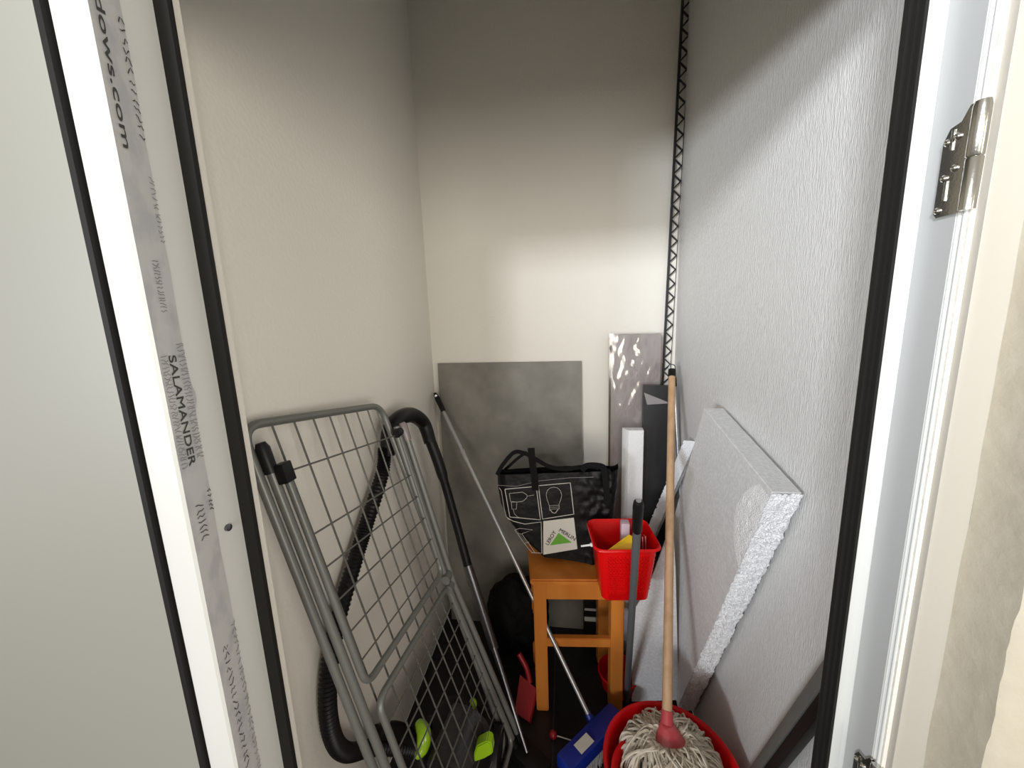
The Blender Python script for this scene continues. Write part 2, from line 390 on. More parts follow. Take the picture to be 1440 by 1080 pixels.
# ------------------------------------------------------------------ narrow black panel
a = at(905, 542, Y=1.505); b = at(944, 542, Y=1.505)
root = empty('black_panel', ((a.x+b.x)/2, 1.5, 0), 'narrow black panel standing behind the wooden mop handle', 'panel')
put('panel', prism(B(), [(a.x, 1.505, a.z), (b.x, 1.505, a.z-.002), (b.x-.004, 1.475, .001), (a.x+.003, 1.475, .001)], (0, .02, 0)), M['panelb'], root, smooth=False)
pts = [at(905.5, 552, Y=1.5025), at(943, 567, Y=1.5025), at(910, 569, Y=1.5025)]
tag(put('film_corner', prism(B(), pts, (0, -.001, 0)), mat('dusty_film', (.30, .28, .28), .25), root, smooth=False), 'greyish film folded over the corner')
# ------------------------------------------------------------------ white foam upright
a = at(884, 606, Y=1.42); b = at(906, 606, Y=1.42)
bm = B(); prism(bm, [(a.x, 1.42, 0.001), (b.x, 1.425, 0.001), (b.x+.002, 1.462, 0.001), (a.x-.018, 1.462, .001)], (0, 0, a.z))
bmesh.ops.bevel(bm, geom=list(bm.edges), offset=.0015, segments=1, affect='EDGES')
tag(put('foam_upright', bm, M['epsr']), 'upright white foam strip between the wrapped board and the black panel', 'foam strip')
# ------------------------------------------------------------------ slanted foam strip
P1 = at(971, 620, X=.415); P2 = at(896, 795, X=.285)
d_ = (P2-P1).normalized(); P3 = P2
root = empty('foam_offcut', P3, 'slim slanted white foam strip with a rough edge beside the big polystyrene board', 'foam strip')
bm = B(); nn = 90
rows = []
side = Vector((1, -.25, 0)).normalized(); nrm = d_.cross(side).normalized()
for i in range(nn+1):
    c = P1 + (P3-P1)*i/nn; w1 = .020; t_ = .045
    jit = noise.noise(Vector((i*.83, 0, 0)))*.005
    vs_ = [c-side*(w1+jit), c+side*(w1*.8), c+side*(w1*.8)+Vector((.024, t_, -.02)), c-side*w1+Vector((.024, t_, -.02))]
    rows.append([bm.verts.new(v) for v in vs_])
for r0, r1 in zip(rows, rows[1:]):
    for k in range(4): bm.faces.new((r0[k], r0[(k+1) % 4], r1[(k+1) % 4], r1[k]))
bm.faces.new(rows[0]); bm.faces.new(rows[-1][::-1]); put('foam', bm, M['epsr'], root, smooth=False)
# ------------------------------------------------------------------ big polystyrene board
XB = lambda z: .345 + .028*z/1.1
PA = at(990, 574, X=.374); PB_ = at(1086, 692, X=.372)
PC = Vector((.346, 1.14, .02)); PC = at(953, 995, X=.368)
PD = at(914, 812, X=.371); PD = Vector((.362, 1.545, .20))
root = empty('polystyrene_board', (PC.x+.03, (PC.y+PD.y)/2, 0), 'big tilted white polystyrene board with a crumbled edge leaning on the right wall', 'board')
PC.z = max(PC.z, .02)
quad = [PA, PB_, PC, PD]
nrm = (PB_-PA).cross(PC-PA).normalized();  nrm = nrm if nrm.x > 0 else -nrm
THK = .050
bm = B(); prism(bm, quad, nrm*THK); bmesh.ops.bevel(bm, geom=list(bm.edges), offset=.0012, segments=1, affect='EDGES')
put('board', bm, M['eps'], root, smooth=False)
def rough(bm, p, q, wv, out, n, m_, amp, seed, rag=0):
    g = []
    for i in range(n+1):
        row = []
        for j in range(m_+1):
            u, v = i/n, j/m_; c = p+(q-p)*u+wv*v
            w = c*46+Vector((seed, 0, 0)); d, _p = noise.voronoi(c*150); b = 1-min(1, d[0]*1.6)
            e = min(v, 1-v)*2; ee = .25+.75*min(1, e*4)
            k = amp*(.8*b+.45*noise.noise(w)+.35*noise.noise(w*.4))*ee
            l = rag*(noise.noise(w*.7)+.8*noise.noise(w*2))*(abs(v-.5)*2)
            row.append(bm.verts.new(c+out*(k+amp*.5)+wv.normalized()*l*(1 if v > .5 else -1)))
        g.append(row)
    for r0, r1 in zip(g, g[1:]):
        for j in range(m_): bm.faces.new((r0[j], r1[j], r1[j+1], r0[j+1]))
    return bm
out = (PC-PB_).cross(nrm).normalized(); out = out if out.y < 0 else -out
bm = B(); rough(bm, PB_+(PA-PB_)*.0-nrm*.002, PC-nrm*.002, nrm*(THK+.003), out, 420, 34, .0065, 0, .004)
tag(put('crumbled_edge', bm, M['epsr'], root, recalc=False), 'bright crumbled edge of loose beads')
# torn patch on the face near the top right corner and lower broken lip
bm = B(); e1 = (PA-PB_).normalized(); e2 = (PC-PB_).normalized(); g = []
for i in range(61):
    row = []
    for j in range(41):
        u, v = i/60, j/40
        c = PB_ + e2*(.015+.24*u) + e1*(.0+.085*v*math.sin(math.pi*min(1, u*.9+.12))**.7)
        d, _p = noise.voronoi(c*150); b = 1-min(1, d[0]*1.6)
        edge = min(1, 6*min(u, 1-u, 1-v)); row.append(bm.verts.new(c - nrm*(.0002+.0024*edge*(b*.6+.6*noise.noise(c*60)) + .0004*edge)))
    g.append(row)
for r0, r1 in zip(g, g[1:]):
    for j in range(40): bm.faces.new((r0[j], r0[j+1], r1[j+1], r1[j]))
put('torn_patch', bm, M['epsr'], root, recalc=False)
# ------------------------------------------------------------------ lower left of the polystyrene board, added as a separate sheet
N2 = Vector((-.24, -.97, 0)).normalized(); Q0 = at(889, 988, Z=.0)
px = [(888, 990), (889, 862), (911, 828), (934, 765), (946, 728), (950, 800), (955, 985)]
pts = [at(x, y, P=Q0, N=N2) for x, y in px]
for v in pts: v.z = max(v.z, .001)
bm = B(); prism(bm, pts, -N2*.012); bmesh.ops.bevel(bm, geom=list(bm.edges), offset=.002, segments=2, affect='EDGES')
tag(put('board_lower_left', bm, M['eps']), 'bright lower left of the polystyrene board, added as a separate sheet', 'sheet')
# ------------------------------------------------------------------ thin grey pole in right corner
p = at(948, 532, Y=1.49); q = at(956, 680, Y=1.44); dq = (q-p).normalized(); q = p+dq*(p.z-.012)/-dq.z
bm = B(); tube(bm, [p, q], .0075, 12)
root = empty('grey_pole', q, 'thin blue-grey metal pole standing directly behind the wooden mop handle', 'pole')
put('shaft', bm, M['alu'], root)
bm = B(); tube(bm, [p+Vector((0, 0, .004)), p+dq*.03], .0085, 12); put('end_cap', bm, M['blackp'], root)
# ------------------------------------------------------------------ drying rack
rk = empty('drying_rack', (-.3, .8, 0), 'folded grey wire clothes drying rack leaning against the left wall', 'drying rack')
def NR(z): return Vector((-.553 + (1.23-z)*.236, .572+(1.23-z)*.010, z))
def FR(z): return Vector((-.522 + (1.165-z)*.238 + max(0, .55-z)*.10, 1.0+(1.165-z)*.0, z))
def R_(t, s):                                        # t: 0 bottom..1 top, s: 0 near..1 far
    return NR(.03+1.20*t).lerp(FR(.02+1.145*t), s)
RN = Vector((.97, 0, .24)).normalized()              # towards the room
def loop(t0, t1, s0, s1, off, r, name, rr=.035):
    pts = [R_(t1, s0), R_(t1, s1), R_((t0+t1)/2, s1), R_(t0, s1), R_(t0, s0), R_((t0+t1)/2, s0)]
    pts = [p+RN*off for p in pts]
    pth = fillet([pts[0], pts[1], pts[3], pts[4]], rr, 8, True)
    return put(name, tube(B(), pth, r, 12, True), M['tube'], rk)
loop(.03, 1.0, -.02, 1.0, 0, .0085, 'wing_frame', .045)
pth = fillet([R_(.93, .05)+RN*.024, R_(.545, .05)+RN*.024, R_(.545, .985)+RN*.024, R_(.93, .985)+RN*.024], .03, 8)
put('centre_frame', tube(B(), pth, .0075, 12), M['tube'], rk)
loop(.03, .505, .07, .99, .026, .0075, 'lower_frame', .03)
# legs
for s_, off in ((.015, .012), (1.0, .026), (1.045, .036)):
    t1_ = .965 if s_ < .5 else .94
    pth = [R_(0, s_)+RN*off, R_(.5, s_)+RN*off, R_(t1_, s_)+RN*off]
    lg = put('leg', tube(B(), pth, .009, 12), M['tube'], rk)
    if s_ in (.015, 1.045): tag(put('end_cap', tube(B(), [R_(t1_-.04, s_)+RN*off, R_(t1_-.003, s_)+RN*off, R_(t1_+.006, s_)+RN*off], [.0115, .0125, .008], 12), M['blackp'] if s_ < .5 else mat('clear_grey_cap', (.22, .19, .19), .25), lg), 'black cap' if s_ < .5 else 'clear greyish cap')
    put('foot', tube(B(), [R_(0, s_)+RN*off, R_(.035, s_)+RN*off], .0115, 12), M['blackp'], lg)
for s_ in (.13, .255, .38, .50, .62, .735, .845, .94):
    put('wire', tube(B(), [R_(.035, s_), R_(.5, s_)+RN*.002, R_(.995, s_)], .0021, 6), M['wire'], rk)
for z in (.92, .815, .758, .70, .642, .588):
    put('wire', tube(B(), [R_(z, .05)+RN*.028, R_(z, .985)+RN*.028], .0019, 6), M['wire'], rk)
for k in range(8):
    z = .46-.052*k; put('wire', tube(B(), [R_(z, .07)+RN*.030, R_(z, .99)+RN*.030], .0019, 6), M['wire'], rk)
c = R_(.92, .035)+RN*.028; put('clip', obox(B(), c-Vector((-.004, 0, .018)), c+Vector((-.004, 0, .018)), .024, .022, (0, 1, 0), .003), M['blackp'], rk)
c = R_(.925, .985)+RN*.030; put('clip', tube(B(), [c-Vector((0, .02, 0)), c-Vector((0, .012, 0)), c+Vector((0, .010, 0))], [.008, .013, .012], 14), M['blackp'], rk)
for (t_, s_, off) in ((.53, .985, .035), (.50, 1.0, .03)):
    c = R_(t_, s_)+RN*off; put('joint', tube(B(), [c-Vector((0, .014, 0)), c+Vector((0, .014, 0))], .013, 14), M['tube'], rk)
# ------------------------------------------------------------------ vacuum cleaner
vc = empty('vacuum_cleaner', (-.34, .95, 0), 'black vacuum cleaner with lime green accents, its hose hanging behind the drying rack', 'vacuum cleaner')
hp = [(-.535, 1.025, 1.03), (-.537, 1.0, .96), (-.54, .90, .865), (-.54, .825, .80), (-.545, .735, .70), (-.545, .675, .59), (-.545, .665, .47), (-.545, .705, .36), (-.53, .80, .25), (-.46, .87, .16)]
pth = smoothpath(hp, 26); rad = [.0190+.0015*(1 if i % 2 else -1) for i in range(len(pth))]
put('hose', tube(B(), pth, rad, 16), M['hose'], vc)
hs = smoothpath([at(545, 640, X=-.53), at(548, 606, X=-.525), at(562, 588, X=-.515), at(580, 584, X=-.505), at(596, 596, X=-.49), at(605, 622, Y=1.22)], 8)
put('handle', tube(B(), hs, [.021+.004*math.sin(math.pi*i/(len(hs)-1)) for i in range(len(hs))], 16), M['blackp'], vc)
w0 = at(602, 612, Y=1.24); w1 = at(618, 655, Y=1.235); w2 = at(640, 730, Y=1.22); w2b = at(665, 822, Y=1.18); w3 = at(695, 912, Y=1.13); w4 = at(741, 1058, Z=.045)
put('upper_wand', tube(B(), smoothpath([w0, w1, w2, w2b], 6), [.019]*8+[.015]*11, 16), M['blackp'], vc)
put('lower_wand', tube(B(), [w2b.lerp(w2, .3), w3], .0165, 16), M['chrome'], vc)
put('inner_wand', tube(B(), [w3.lerp(w2b, .2), w3.lerp(w4, .2), w4], [.010, .010, .0055], 14), M['chrome'], vc)
put('floor_nozzle', obox(B(), w4+Vector((-.06, .05, -.025)), w4+Vector((.06, -.04, -.025)), .04, .07, (0, 0, 1), .012), M['blackp'], vc)
# body: drum shell lying on the floor, smoked dust cup, wheels
bm = B(); lathe(bm, [(.02, -.115), (.07, -.11), (.095, -.07), (.105, 0), (.098, .06), (.075, .10), (.02, .11)], (-.33, .90, .115), 32, True, True, ax=(.2, 1, .12)); put('body', bm, M['blackp'], vc)
bm = B(); lathe(bm, [(.02, -.07), (.062, -.065), (.066, 0), (.066, .07), (.03, .085)], (-.315, .86, .205), 28, True, True, ax=(.25, 1, .25)); put('dust_cup', bm, M['smoke'], vc)
for sx_ in (-1, 1):
    bm = B(); lathe(bm, [(.03, -.012), (.078, -.012), (.082, 0), (.078, .012), (.03, .012)], (-.33+sx_*.108, .93, .0825), 32, True, True, ax=(1, 0, 0)); put('wheel', bm, M['blackp'], vc)
bm = B(); pth = smoothpath([at(588, 1015, Y=.86), at(596, 1030, Y=.84), at(594, 1052, Y=.82), at(584, 1066, Y=.80)], 6)
tag(put('green_handle', tube(B(), pth, [.010, .012, .014, .0165, .018, .019, .0195, .020, .020, .0195, .019, .018, .017, .016, .014, .012, .010, .008, .004], 14), M['green'], vc), 'lime green curved grip')
bm.free()
bm = B(); pts = [at(666, 1062, Y=.82), at(670, 1050, Y=.82), at(684, 1043, Y=.82), at(691, 1046, Y=.82), at(693, 1061, Y=.82), at(680, 1065, Y=.82), at(667, 1073, Y=.82)]
prism(bm, pts, (0, .03, 0)); bmesh.ops.bevel(bm, geom=list(bm.edges), offset=.003, segments=2, affect='EDGES'); tag(put('green_latch', bm, M['green'], vc), 'lime green latch')
c = at(665, 990, Y=.97); bm = B(); bmesh.ops.create_icosphere(bm, subdivisions=3, radius=.014, matrix=Matrix.Translation(c) @ Matrix.Diagonal((.9, 1, 1.3, 1))); tag(put('green_button', bm, M['green'], vc), 'small lime green button')
pth = smoothpath([at(528, 1032, Y=.80), at(545, 1027, Y=.83), at(562, 1028, Y=.86), at(580, 1040, Y=.88)], 6)
put('hose_socket', tube(B(), pth, .021, 18), M['blackp'], vc)
bm = B(); lathe(bm, [(.0, 0), (.05, .0), (.062, -.004), (.062, -.014), (.05, -.014)], at(638, 1018, Y=.90)+Vector((0, 0, .01)), 30, False, False, ax=(.1, -.5, 1)); put('cup_lid', bm, M['blackp'], vc)
# ------------------------------------------------------------------ black sack behind the stool
bm = B(); bmesh.ops.create_icosphere(bm, subdivisions=5, radius=1)
for v in bm.verts:
    d = v.co.normalized(); k = 1+.10*noise.noise(d*2.2)+.04*noise.noise(d*7)
    v.co = Vector((d.x*.128*k, d.y*.105*k, max(-.9, d.z)*k*.175)); v.co += Vector((-.215, 1.415, .160))
    v.co.z = max(.001, v.co.z)
tag(put('bin_bag', bm, M['sack']), 'rounded black sack on the floor between the vacuum wand and the stool', 'bag')
# ------------------------------------------------------------------ stool
SH = .535
FLc = at(755, 1000, Z=0); FRc = at(874, 1003, Z=0); ex = (FRc-FLc).normalized(); ey = Vector((-ex.y, ex.x, 0)); ey = (ey+ex*-.06).normalized()
sw = (FRc-FLc).length+.004; sd = .235
st = empty('stool', FLc+ex*sw/2+ey*sd/2, 'orange varnished square wooden stool carrying the black shopping bag', 'stool')
def SP(u, v, z): return FLc+ex*u+ey*v+Vector((0, 0, z))
def sbox(name, u0, u1, v0, v1, z0, z1, bev=.003, dx=0):
    bm = B(); prism(bm, [SP(u0, v0, z0), SP(u1, v0, z0), SP(u1, v1, z0), SP(u0, v1, z0)], (0, 0, z1-z0))
    bmesh.ops.bevel(bm, geom=list(bm.edges), offset=bev, segments=2, affect='EDGES'); return put(name, bm, M['wood'], st)
lw = .043
sbox('seat', -.010, sw+.010, -.012, sd+.012, SH-.022, SH, .005)
for u0 in (0, sw-lw):
    for v0 in (0, sd-lw): sbox('leg', u0, u0+lw, v0, v0+lw, 0, SH-.022)
sbox('apron', lw, sw-lw, .004, .022, SH-.085, SH-.022, .001); sbox('apron', lw, sw-lw, sd-.022, sd-.004, SH-.085, SH-.022, .001)
sbox('apron', .004, .022, lw, sd-lw, SH-.085, SH-.022, .001); sbox('apron', sw-.022, sw-.004, lw, sd-lw, SH-.085, SH-.022, .001)
sbox('stretcher', lw-.002, sw-lw+.002, .010, .030, .258, .292, .002)
# ------------------------------------------------------------------ shopping bag
BP = Vector((0, 1.245, .70)); BN = Vector((.05, -1, .10)).normalized()
bx = lambda x, y, o=0: at(x, y, P=BP+BN*o, N=BN)
L_ = [(698, 668), (699, 690), (703, 712), (712, 733), (728, 754), (745, 770), (760, 783)]
Rr = [(872, 662), (871, 682), (868, 703), (866, 725), (863, 748), (861, 775), (858, 800)]
root = empty('shopping_bag', (.02, 1.29, SH), 'black shopping bag with white line drawings and a green triangle on the stool', 'bag')
nu, nv = 60, 42; bm = B(); gf = []; gb = []
def edge_(Lp, v):
    k = min(len(Lp)-2, int(v*(len(Lp)-1))); t = v*(len(Lp)-1)-k
    return Vector((Lp[k][0]*(1-t)+Lp[k+1][0]*t, Lp[k][1]*(1-t)+Lp[k+1][1]*t))
for i in range(nv+1):
    v = i/nv; l = edge_(L_, v); r = edge_(Rr, v); rf = []; rb = []
    for j in range(nu+1):
        u = j/nu; x = l.x*(1-u)+r.x*u; y = l.y*(1-u)+r.y*u + 2.0*math.sin(math.pi*u)*(-1 if v > .9 else 0)
        p = bx(x, y); w_ = max(0, min(1, (u-.62)*6)); bulge = .0*math.sin(math.pi*u)
        wr = (.010*abs(noise.noise(Vector((u*9, v*7, 2))))+.006*noise.noise(Vector((u*20, v*16, 5))))*w_ + .0006*noise.noise(Vector((u*9, v*9, 1)))
        rnd_ = .03*max(0, (abs(u-.5)*2-.86)/.14)**2
        p = p+BN*(wr-rnd_); p.z = max(p.z, SH+.001 if l.x*(1-u)+r.x*u > 752 else p.z)
        rf.append(bm.verts.new(p))
        dpt = (.085*(v**.7)*.9+.028)*math.sin(math.pi*min(1, max(0, .06+.88*u)))**.4
        pb = p+Vector((0, dpt, .012*(1-v)))
        rb.append(bm.verts.new(pb))
    gf.append(rf); gb.append(rb)
for g in (gf, gb):
    for r0, r1 in zip(g, g[1:]):
        for j in range(nu): bm.faces.new((r0[j], r0[j+1], r1[j+1], r1[j]))
for i in range(nv):
    bm.faces.new((gf[i][0], gb[i][0], gb[i+1][0], gf[i+1][0])); bm.faces.new((gf[i][nu], gf[i+1][nu], gb[i+1][nu], gb[i][nu]))
for j in range(nu): bm.faces.new((gf[nv][j], gb[nv][j], gb[nv][j+1], gf[nv][j+1]))
bo = put('bag_body', bm, M['bag'], root)
def strap(pix, w, off=.004, name='strap', yb=0):
    pts = smoothpath([bx(x, y, off)+Vector((0, yb, 0)) for x, y in pix], 8)
    bm = B(); ribbon(bm, pts, w, BN); r = bmesh.ops.extrude_face_region(bm, geom=list(bm.faces))
    bmesh.ops.translate(bm, verts=[v for v in r['geom'] if isinstance(v, bmesh.types.BMVert)], vec=-BN*.0025)
    return put(name, bm, M['strap'], root, smooth=False)
strap([(699, 668), (706, 655), (722, 637), (736, 637), (752, 645), (772, 656), (795, 660), (815, 657), (840, 656), (858, 664)], .014)
strap([(701, 672), (712, 662), (728, 648), (740, 640)], .010, -.02, 'back_strap', .03)
strap([(747, 630), (748, 645), (751, 668), (753, 690)], .024, .006)
strap([(818, 662), (826, 655), (846, 656), (850, 664), (853, 690), (856, 712)], .020, .012)
bm = B(); ribbon(bm, [bx(x, y, .0022) for x, y in ((698, 682), (725, 684), (760, 676), (800, 672), (835, 671))], .0018, BN); put('hem_stitch', bm, M['inkg'], root, smooth=False)
O = .0030
def sq(pix, w=.0026, name='printed_frame'):
    pts = [bx(x, y, O) for x, y in pix]; return put(name, ribbon(B(), pts, w, BN), M['print'], root, smooth=False)
cl = lambda L: L+[L[0]]
def lerp_frame(c4, n=6, sag=0):
    out = []
    for k in range(4):
        a, b = c4[k], c4[(k+1) % 4]
        for i in range(n):
            t = i/n; out.append((a[0]*(1-t)+b[0]*t, a[1]*(1-t)+b[1]*t))
    return cl(out)
sq(lerp_frame([(710, 688), (754, 684), (760, 731), (717, 727)])); sq(lerp_frame([(757, 683), (802, 679), (807, 723), (763, 730)]))
sq([(714, 729), (722, 733), (738, 737), (761, 734), (761.5, 756), (762, 778), (747, 777)])
sq([(702, 686), (705, 690), (709, 715), (712, 727), (722, 733)], .0014)
# drill
bm = B(); ribbon(bm, [bx(x, y, O) for x, y in cl([(716, 694), (735, 692), (741, 696), (741, 700), (735, 705), (727, 706), (718, 705)])], .0014, BN)
ribbon(bm, [bx(x, y, O) for x, y in ((741, 698), (751, 696))], .0014, BN)
ribbon(bm, [bx(x, y, O) for x, y in cl([(719, 706), (727, 706), (726, 716), (720, 716)])], .0014, BN)
ribbon(bm, [bx(x, y, O) for x, y in ((722, 716), (723, 722), (728, 727), (731, 728))], .0012, BN)
put('drill_drawing', bm, M['print'], root, smooth=False)
# bulb
bm = B(); pts = []
for k in range(19):
    a = math.radians(-225+k*15*1.5-22); pts.append((779.3+11.2*math.cos(a)*.95, 696+11.8*math.sin(a)))
pts = [(773, 718), (772.5, 711), (769.5, 703), (768, 696), (769.5, 690), (773, 686.5), (778.5, 685), (784, 686), (788, 690), (790, 696), (788.5, 703), (786, 709), (786.5, 716)]
ribbon(bm, [bx(x, y, O) for x, y in pts], .0013, BN)
for yy in (711, 713.5, 716): ribbon(bm, [bx(772.5, yy+.3, O), bx(786.5, yy-.7, O)], .0010, BN)
ribbon(bm, [bx(x, y, O) for x, y in ((774, 717), (777, 721), (781, 721.5), (785, 716))], .0022, BN)
put('bulb_drawing', bm, M['print'], root, smooth=False)
# hammer
bm = B(); ribbon(bm, [bx(x, y, O) for x, y in cl([(724, 745), (731, 743), (749, 745), (738, 749), (733, 751), (727, 750)])], .0013, BN)
ribbon(bm, [bx(x, y, O) for x, y in ((734, 751), (744, 765), (752, 777))], .0013, BN); ribbon(bm, [bx(x, y, O) for x, y in ((728, 751), (738, 765), (747, 776))], .0013, BN)
ribbon(bm, [bx(x, y, O) for x, y in ((738, 764), (744, 762))], .0012, BN)
put('hammer_drawing', bm, M['print'], root, smooth=False)
pts = [bx(x, y, O) for x, y in ((764, 733), (807, 728), (812, 772), (764, 780))]
wp = tag(put('white_patch', prism(B(), pts, -BN*.001), M['printw'], root, smooth=False), 'white printed square with a green triangle')
pts = [bx(x, y, O+.0008) for x, y in ((785.5, 749.5), (773.3, 767), (804, 762.8))]
put('green_triangle', prism(B(), pts, -BN*.0005), M['printg'], wp, smooth=False)
def btext(s, p, q, h):
    a = bx(*p, O+.0008); b = bx(*q, O+.0008); run = b-a; up = run.cross(BN).normalized()*-h
    up = up if up.z > 0 else -up
    put('lettering', text_on(B(), s, a, run, up), M['printk'], wp, smooth=False)
btext('LEROY', (771.3, 767), (782.5, 748.5), .0125); btext('MERLIN', (785.5, 747), (807.5, 760.5), .0125)
# ------------------------------------------------------------------ red basket
bk = empty('red_basket', (.165, 1.13, SH), 'small red plastic basket hanging over the front edge of the stool seat', 'basket')
def rrect(cx, cy, hx, hy, r, z, rot, n=6):
    out = []
    for (sx_, sy_, a0) in ((1, 1, 0), (-1, 1, 90), (-1, -1, 180), (1, -1, 270)):
        for k in range(n+1):
            a = math.radians(a0+90*k/n); x = sx_*(hx-r)+r*math.cos(a); y = sy_*(hy-r)+r*math.sin(a)
            out.append(Vector((cx+x*math.cos(rot)-y*math.sin(rot), cy+x*math.sin(rot)+y*math.cos(rot), z)))
    return out
cx, cy, rot = .166, 1.128, .10
def ringf(bm, pts): return [bm.verts.new(p) for p in pts]
bm = B(); Z0 = SH+.001; ZR = .722
rs = [rrect(cx, cy, .066, .058, .02, Z0, rot), rrect(cx, cy, .070, .062, .02, Z0+.004, rot), rrect(cx, cy, .088, .078, .025, ZR-.012, rot), rrect(cx, cy, .098, .088, .028, ZR, rot), rrect(cx, cy, .099, .089, .028, ZR-.004, rot),
      rrect(cx, cy, .0955, .0855, .028, ZR+.0025, rot), rrect(cx, cy, .086, .076, .024, ZR-.010, rot), rrect(cx, cy, .068, .060, .02, Z0+.006, rot)]
rs = [rs[0], rs[1], rs[2], rs[4], rs[3], rs[5], rs[6], rs[7]]
rr_ = [ringf(bm, r) for r in rs]
for a, b in zip(rr_, rr_[1:]):
    for k in range(len(a)): bm.faces.new((a[k], a[(k+1) % len(a)], b[(k+1) % len(a)], b[k]))
bm.faces.new(rr_[0][::-1]); bm.faces.new(rr_[-1])
mr = mat('red_basket_plastic', (.68, .003, .004), .28, spec=.35)
put('basket_body', bm, mr, bk)
# raised diamond lattice on the front and right faces
def diamonds(fc, ux, n0, W_, H_, nx, nz, name):
    bm = B()
    for i in range(nx):
        for k in range(nz):
            for sgn in (1, -1):
                c = fc+ux*((i+.5)/nx-.5)*W_*(0.80+.2*(k+.5)/nz)+Vector((0, 0, ((k+.5)/nz-.5)*H_))+n0*((k+.5)/nz-.5)*H_*.105
                d = ux*W_/nx*.5*sgn+Vector((0, 0, H_/nz*.5)); obox(bm, c-d+n0*.0018, c+d+n0*.0018, .0030, .0022, n0)
    return put(name, bm, mr, bk, smooth=False)
ux = Vector((math.cos(rot), math.sin(rot), 0)); uy = Vector((-math.sin(rot), math.cos(rot), 0)); cc = Vector((cx, cy, (Z0+ZR)/2))
tag(diamonds(cc-uy*.0695, ux, -uy, .125, .13, 12, 10, 'lattice_front'), kind='stuff')
tag(diamonds(cc+ux*.0785, uy, ux, .11, .13, 10, 10, 'lattice_side'), kind='stuff')
a = at(817, 768, Y=1.08); b = at(832, 766, Y=1.08)
bm = B(); tube(bm, [a, b, b+(b-a)*.05], [.0028, .0034, .006], 10); bmesh.ops.create_icosphere(bm, subdivisions=2, radius=.0065, matrix=Matrix.Translation(b)); tag(put('handle_pin', bm, M['white'], bk), 'white handle pin')
pts = [at(853, 781, Y=1.075), at(886, 760, Y=1.10), at(893, 762, Y=1.10), at(900, 780, Y=1.08)]
yp = put('yellow_packet', prism(B(), [Vector((.115, 1.07, .700)), Vector((.205, 1.075, .704)), Vector((.205, 1.09, .728)), Vector((.185, 1.11, .732))], (.004, .02, -.09)), M['yellow'])
tag(yp, 'flat yellow packet sticking up inside the red basket', 'packet')
bm = B(); box(bm, (.165, 1.135, .60), (.192, 1.165, .752), .006); tag(put('pale_bottle', bm, M['lilac']), 'pale pinkish packet standing at the back of the red basket', 'packet')
bm = B()
for k in range(5): obox(bm, (.196+.009*k, 1.105, .66), (.198+.009*k, 1.115+.004*k, .719), .004, .04, (1, 0, 0), .001)
tag(put('peg_bundle', bm, M['redk'], smooth=False), 'pinkish slatted brush standing at the right side of the red basket', 'brush')
# ------------------------------------------------------------------ grey handled pole in front of the basket
p = at(898, 706, Y=.90); q = at(881, 985, Z=.003); dq = (q-p).normalized()
root = empty('grey_broomstick', q, 'dark grey broomstick with a black grip standing in front of the red basket', 'pole')
put('shaft', tube(B(), [p+dq*.05, q], .0105, 16), M['greyh'], root)
put('grip', tube(B(), [p-dq*.004, p, p+dq*.015, p+dq*.10, p+dq*.103], [.006, .0115, .0135, .0125, .011], 16), M['blackp'], root)
bm = B(); lathe(bm, [(.0065, 0), (.0065, .001), (.004, .0016)], p-dq*.004, 14, True, True, ax=-dq); put('cap', bm, M['alu'], root)
# ------------------------------------------------------------------ silver pole with blue broom head
p = at(613, 556, X=-.548); q = at(829, 1008, Z=.10); dq = (q-p).normalized()
root = empty('blue_broom', (q.x, q.y, 0), 'silver telescopic broom with a blue head crossing in front of the tile slab', 'broom')
put('pole', tube(B(), [p+dq*.04, q+dq*.02], .0072, 14), M['alu'], root)
put('pole_sleeve', tube(B(), [p+dq*.26, p+dq*.265, p+dq*.31], [.0085, .0098, .0085], 14), M['alu'], root)
put('hanging_grip', tube(B(), [p-dq*.012, p, p+dq*.02, p+dq*.075, p+dq*.08], [.005, .009, .0115, .0105, .0095], 14), M['blackp'], root)
bm = B(); lathe(bm, [(.0055, 0), (.0055, .001)], p+Vector((.004, -.0105, 0)), 12, True, True, ax=(.3, -1, .2)); tag(put('hanging_hole', bm, M['alu'], root), 'pale hanging hole')
h0 = at(868, 1004, Z=.085); h1 = at(792, 1082, Z=.085)
put('broom_head', obox(B(), h0, h1, .050, .062, (0, 0, 1), .010), M['blue'], root)
put('socket', tube(B(), [q+dq*-.01, q+dq*.03, q+dq*.055], [.0105, .016, .022], 14), M['blue'], root)
hd = (h1-h0).normalized(); sd_ = hd.cross(Vector((0, 0, 1)))
bm = B()
for i in range(60):
    for j in range(7):
        b0 = h0.lerp(h1, .03+.94*i/59)+sd_*(.05*(j/6-.5)); b0.z = .062
        e_ = b0+Vector((random.uniform(-.006, .006), random.uniform(-.006, .006), -.060)); tube(bm, [b0, e_], .0012, 4)
tag(put('bristles', bm, mat('pale_bristle', (.45, .45, .47), .6), root, smooth=False), kind='stuff')
c = at(822, 1046, Z=.112)
pts = [c+hd*.028+sd_*.018, c+hd*.028-sd_*.014, c-hd*.028-sd_*.014, c-hd*.028+sd_*.018]
tag(put('paper_label', prism(B(), pts, (0, 0, .0012)), M['printw'], root, smooth=False), 'white paper label')
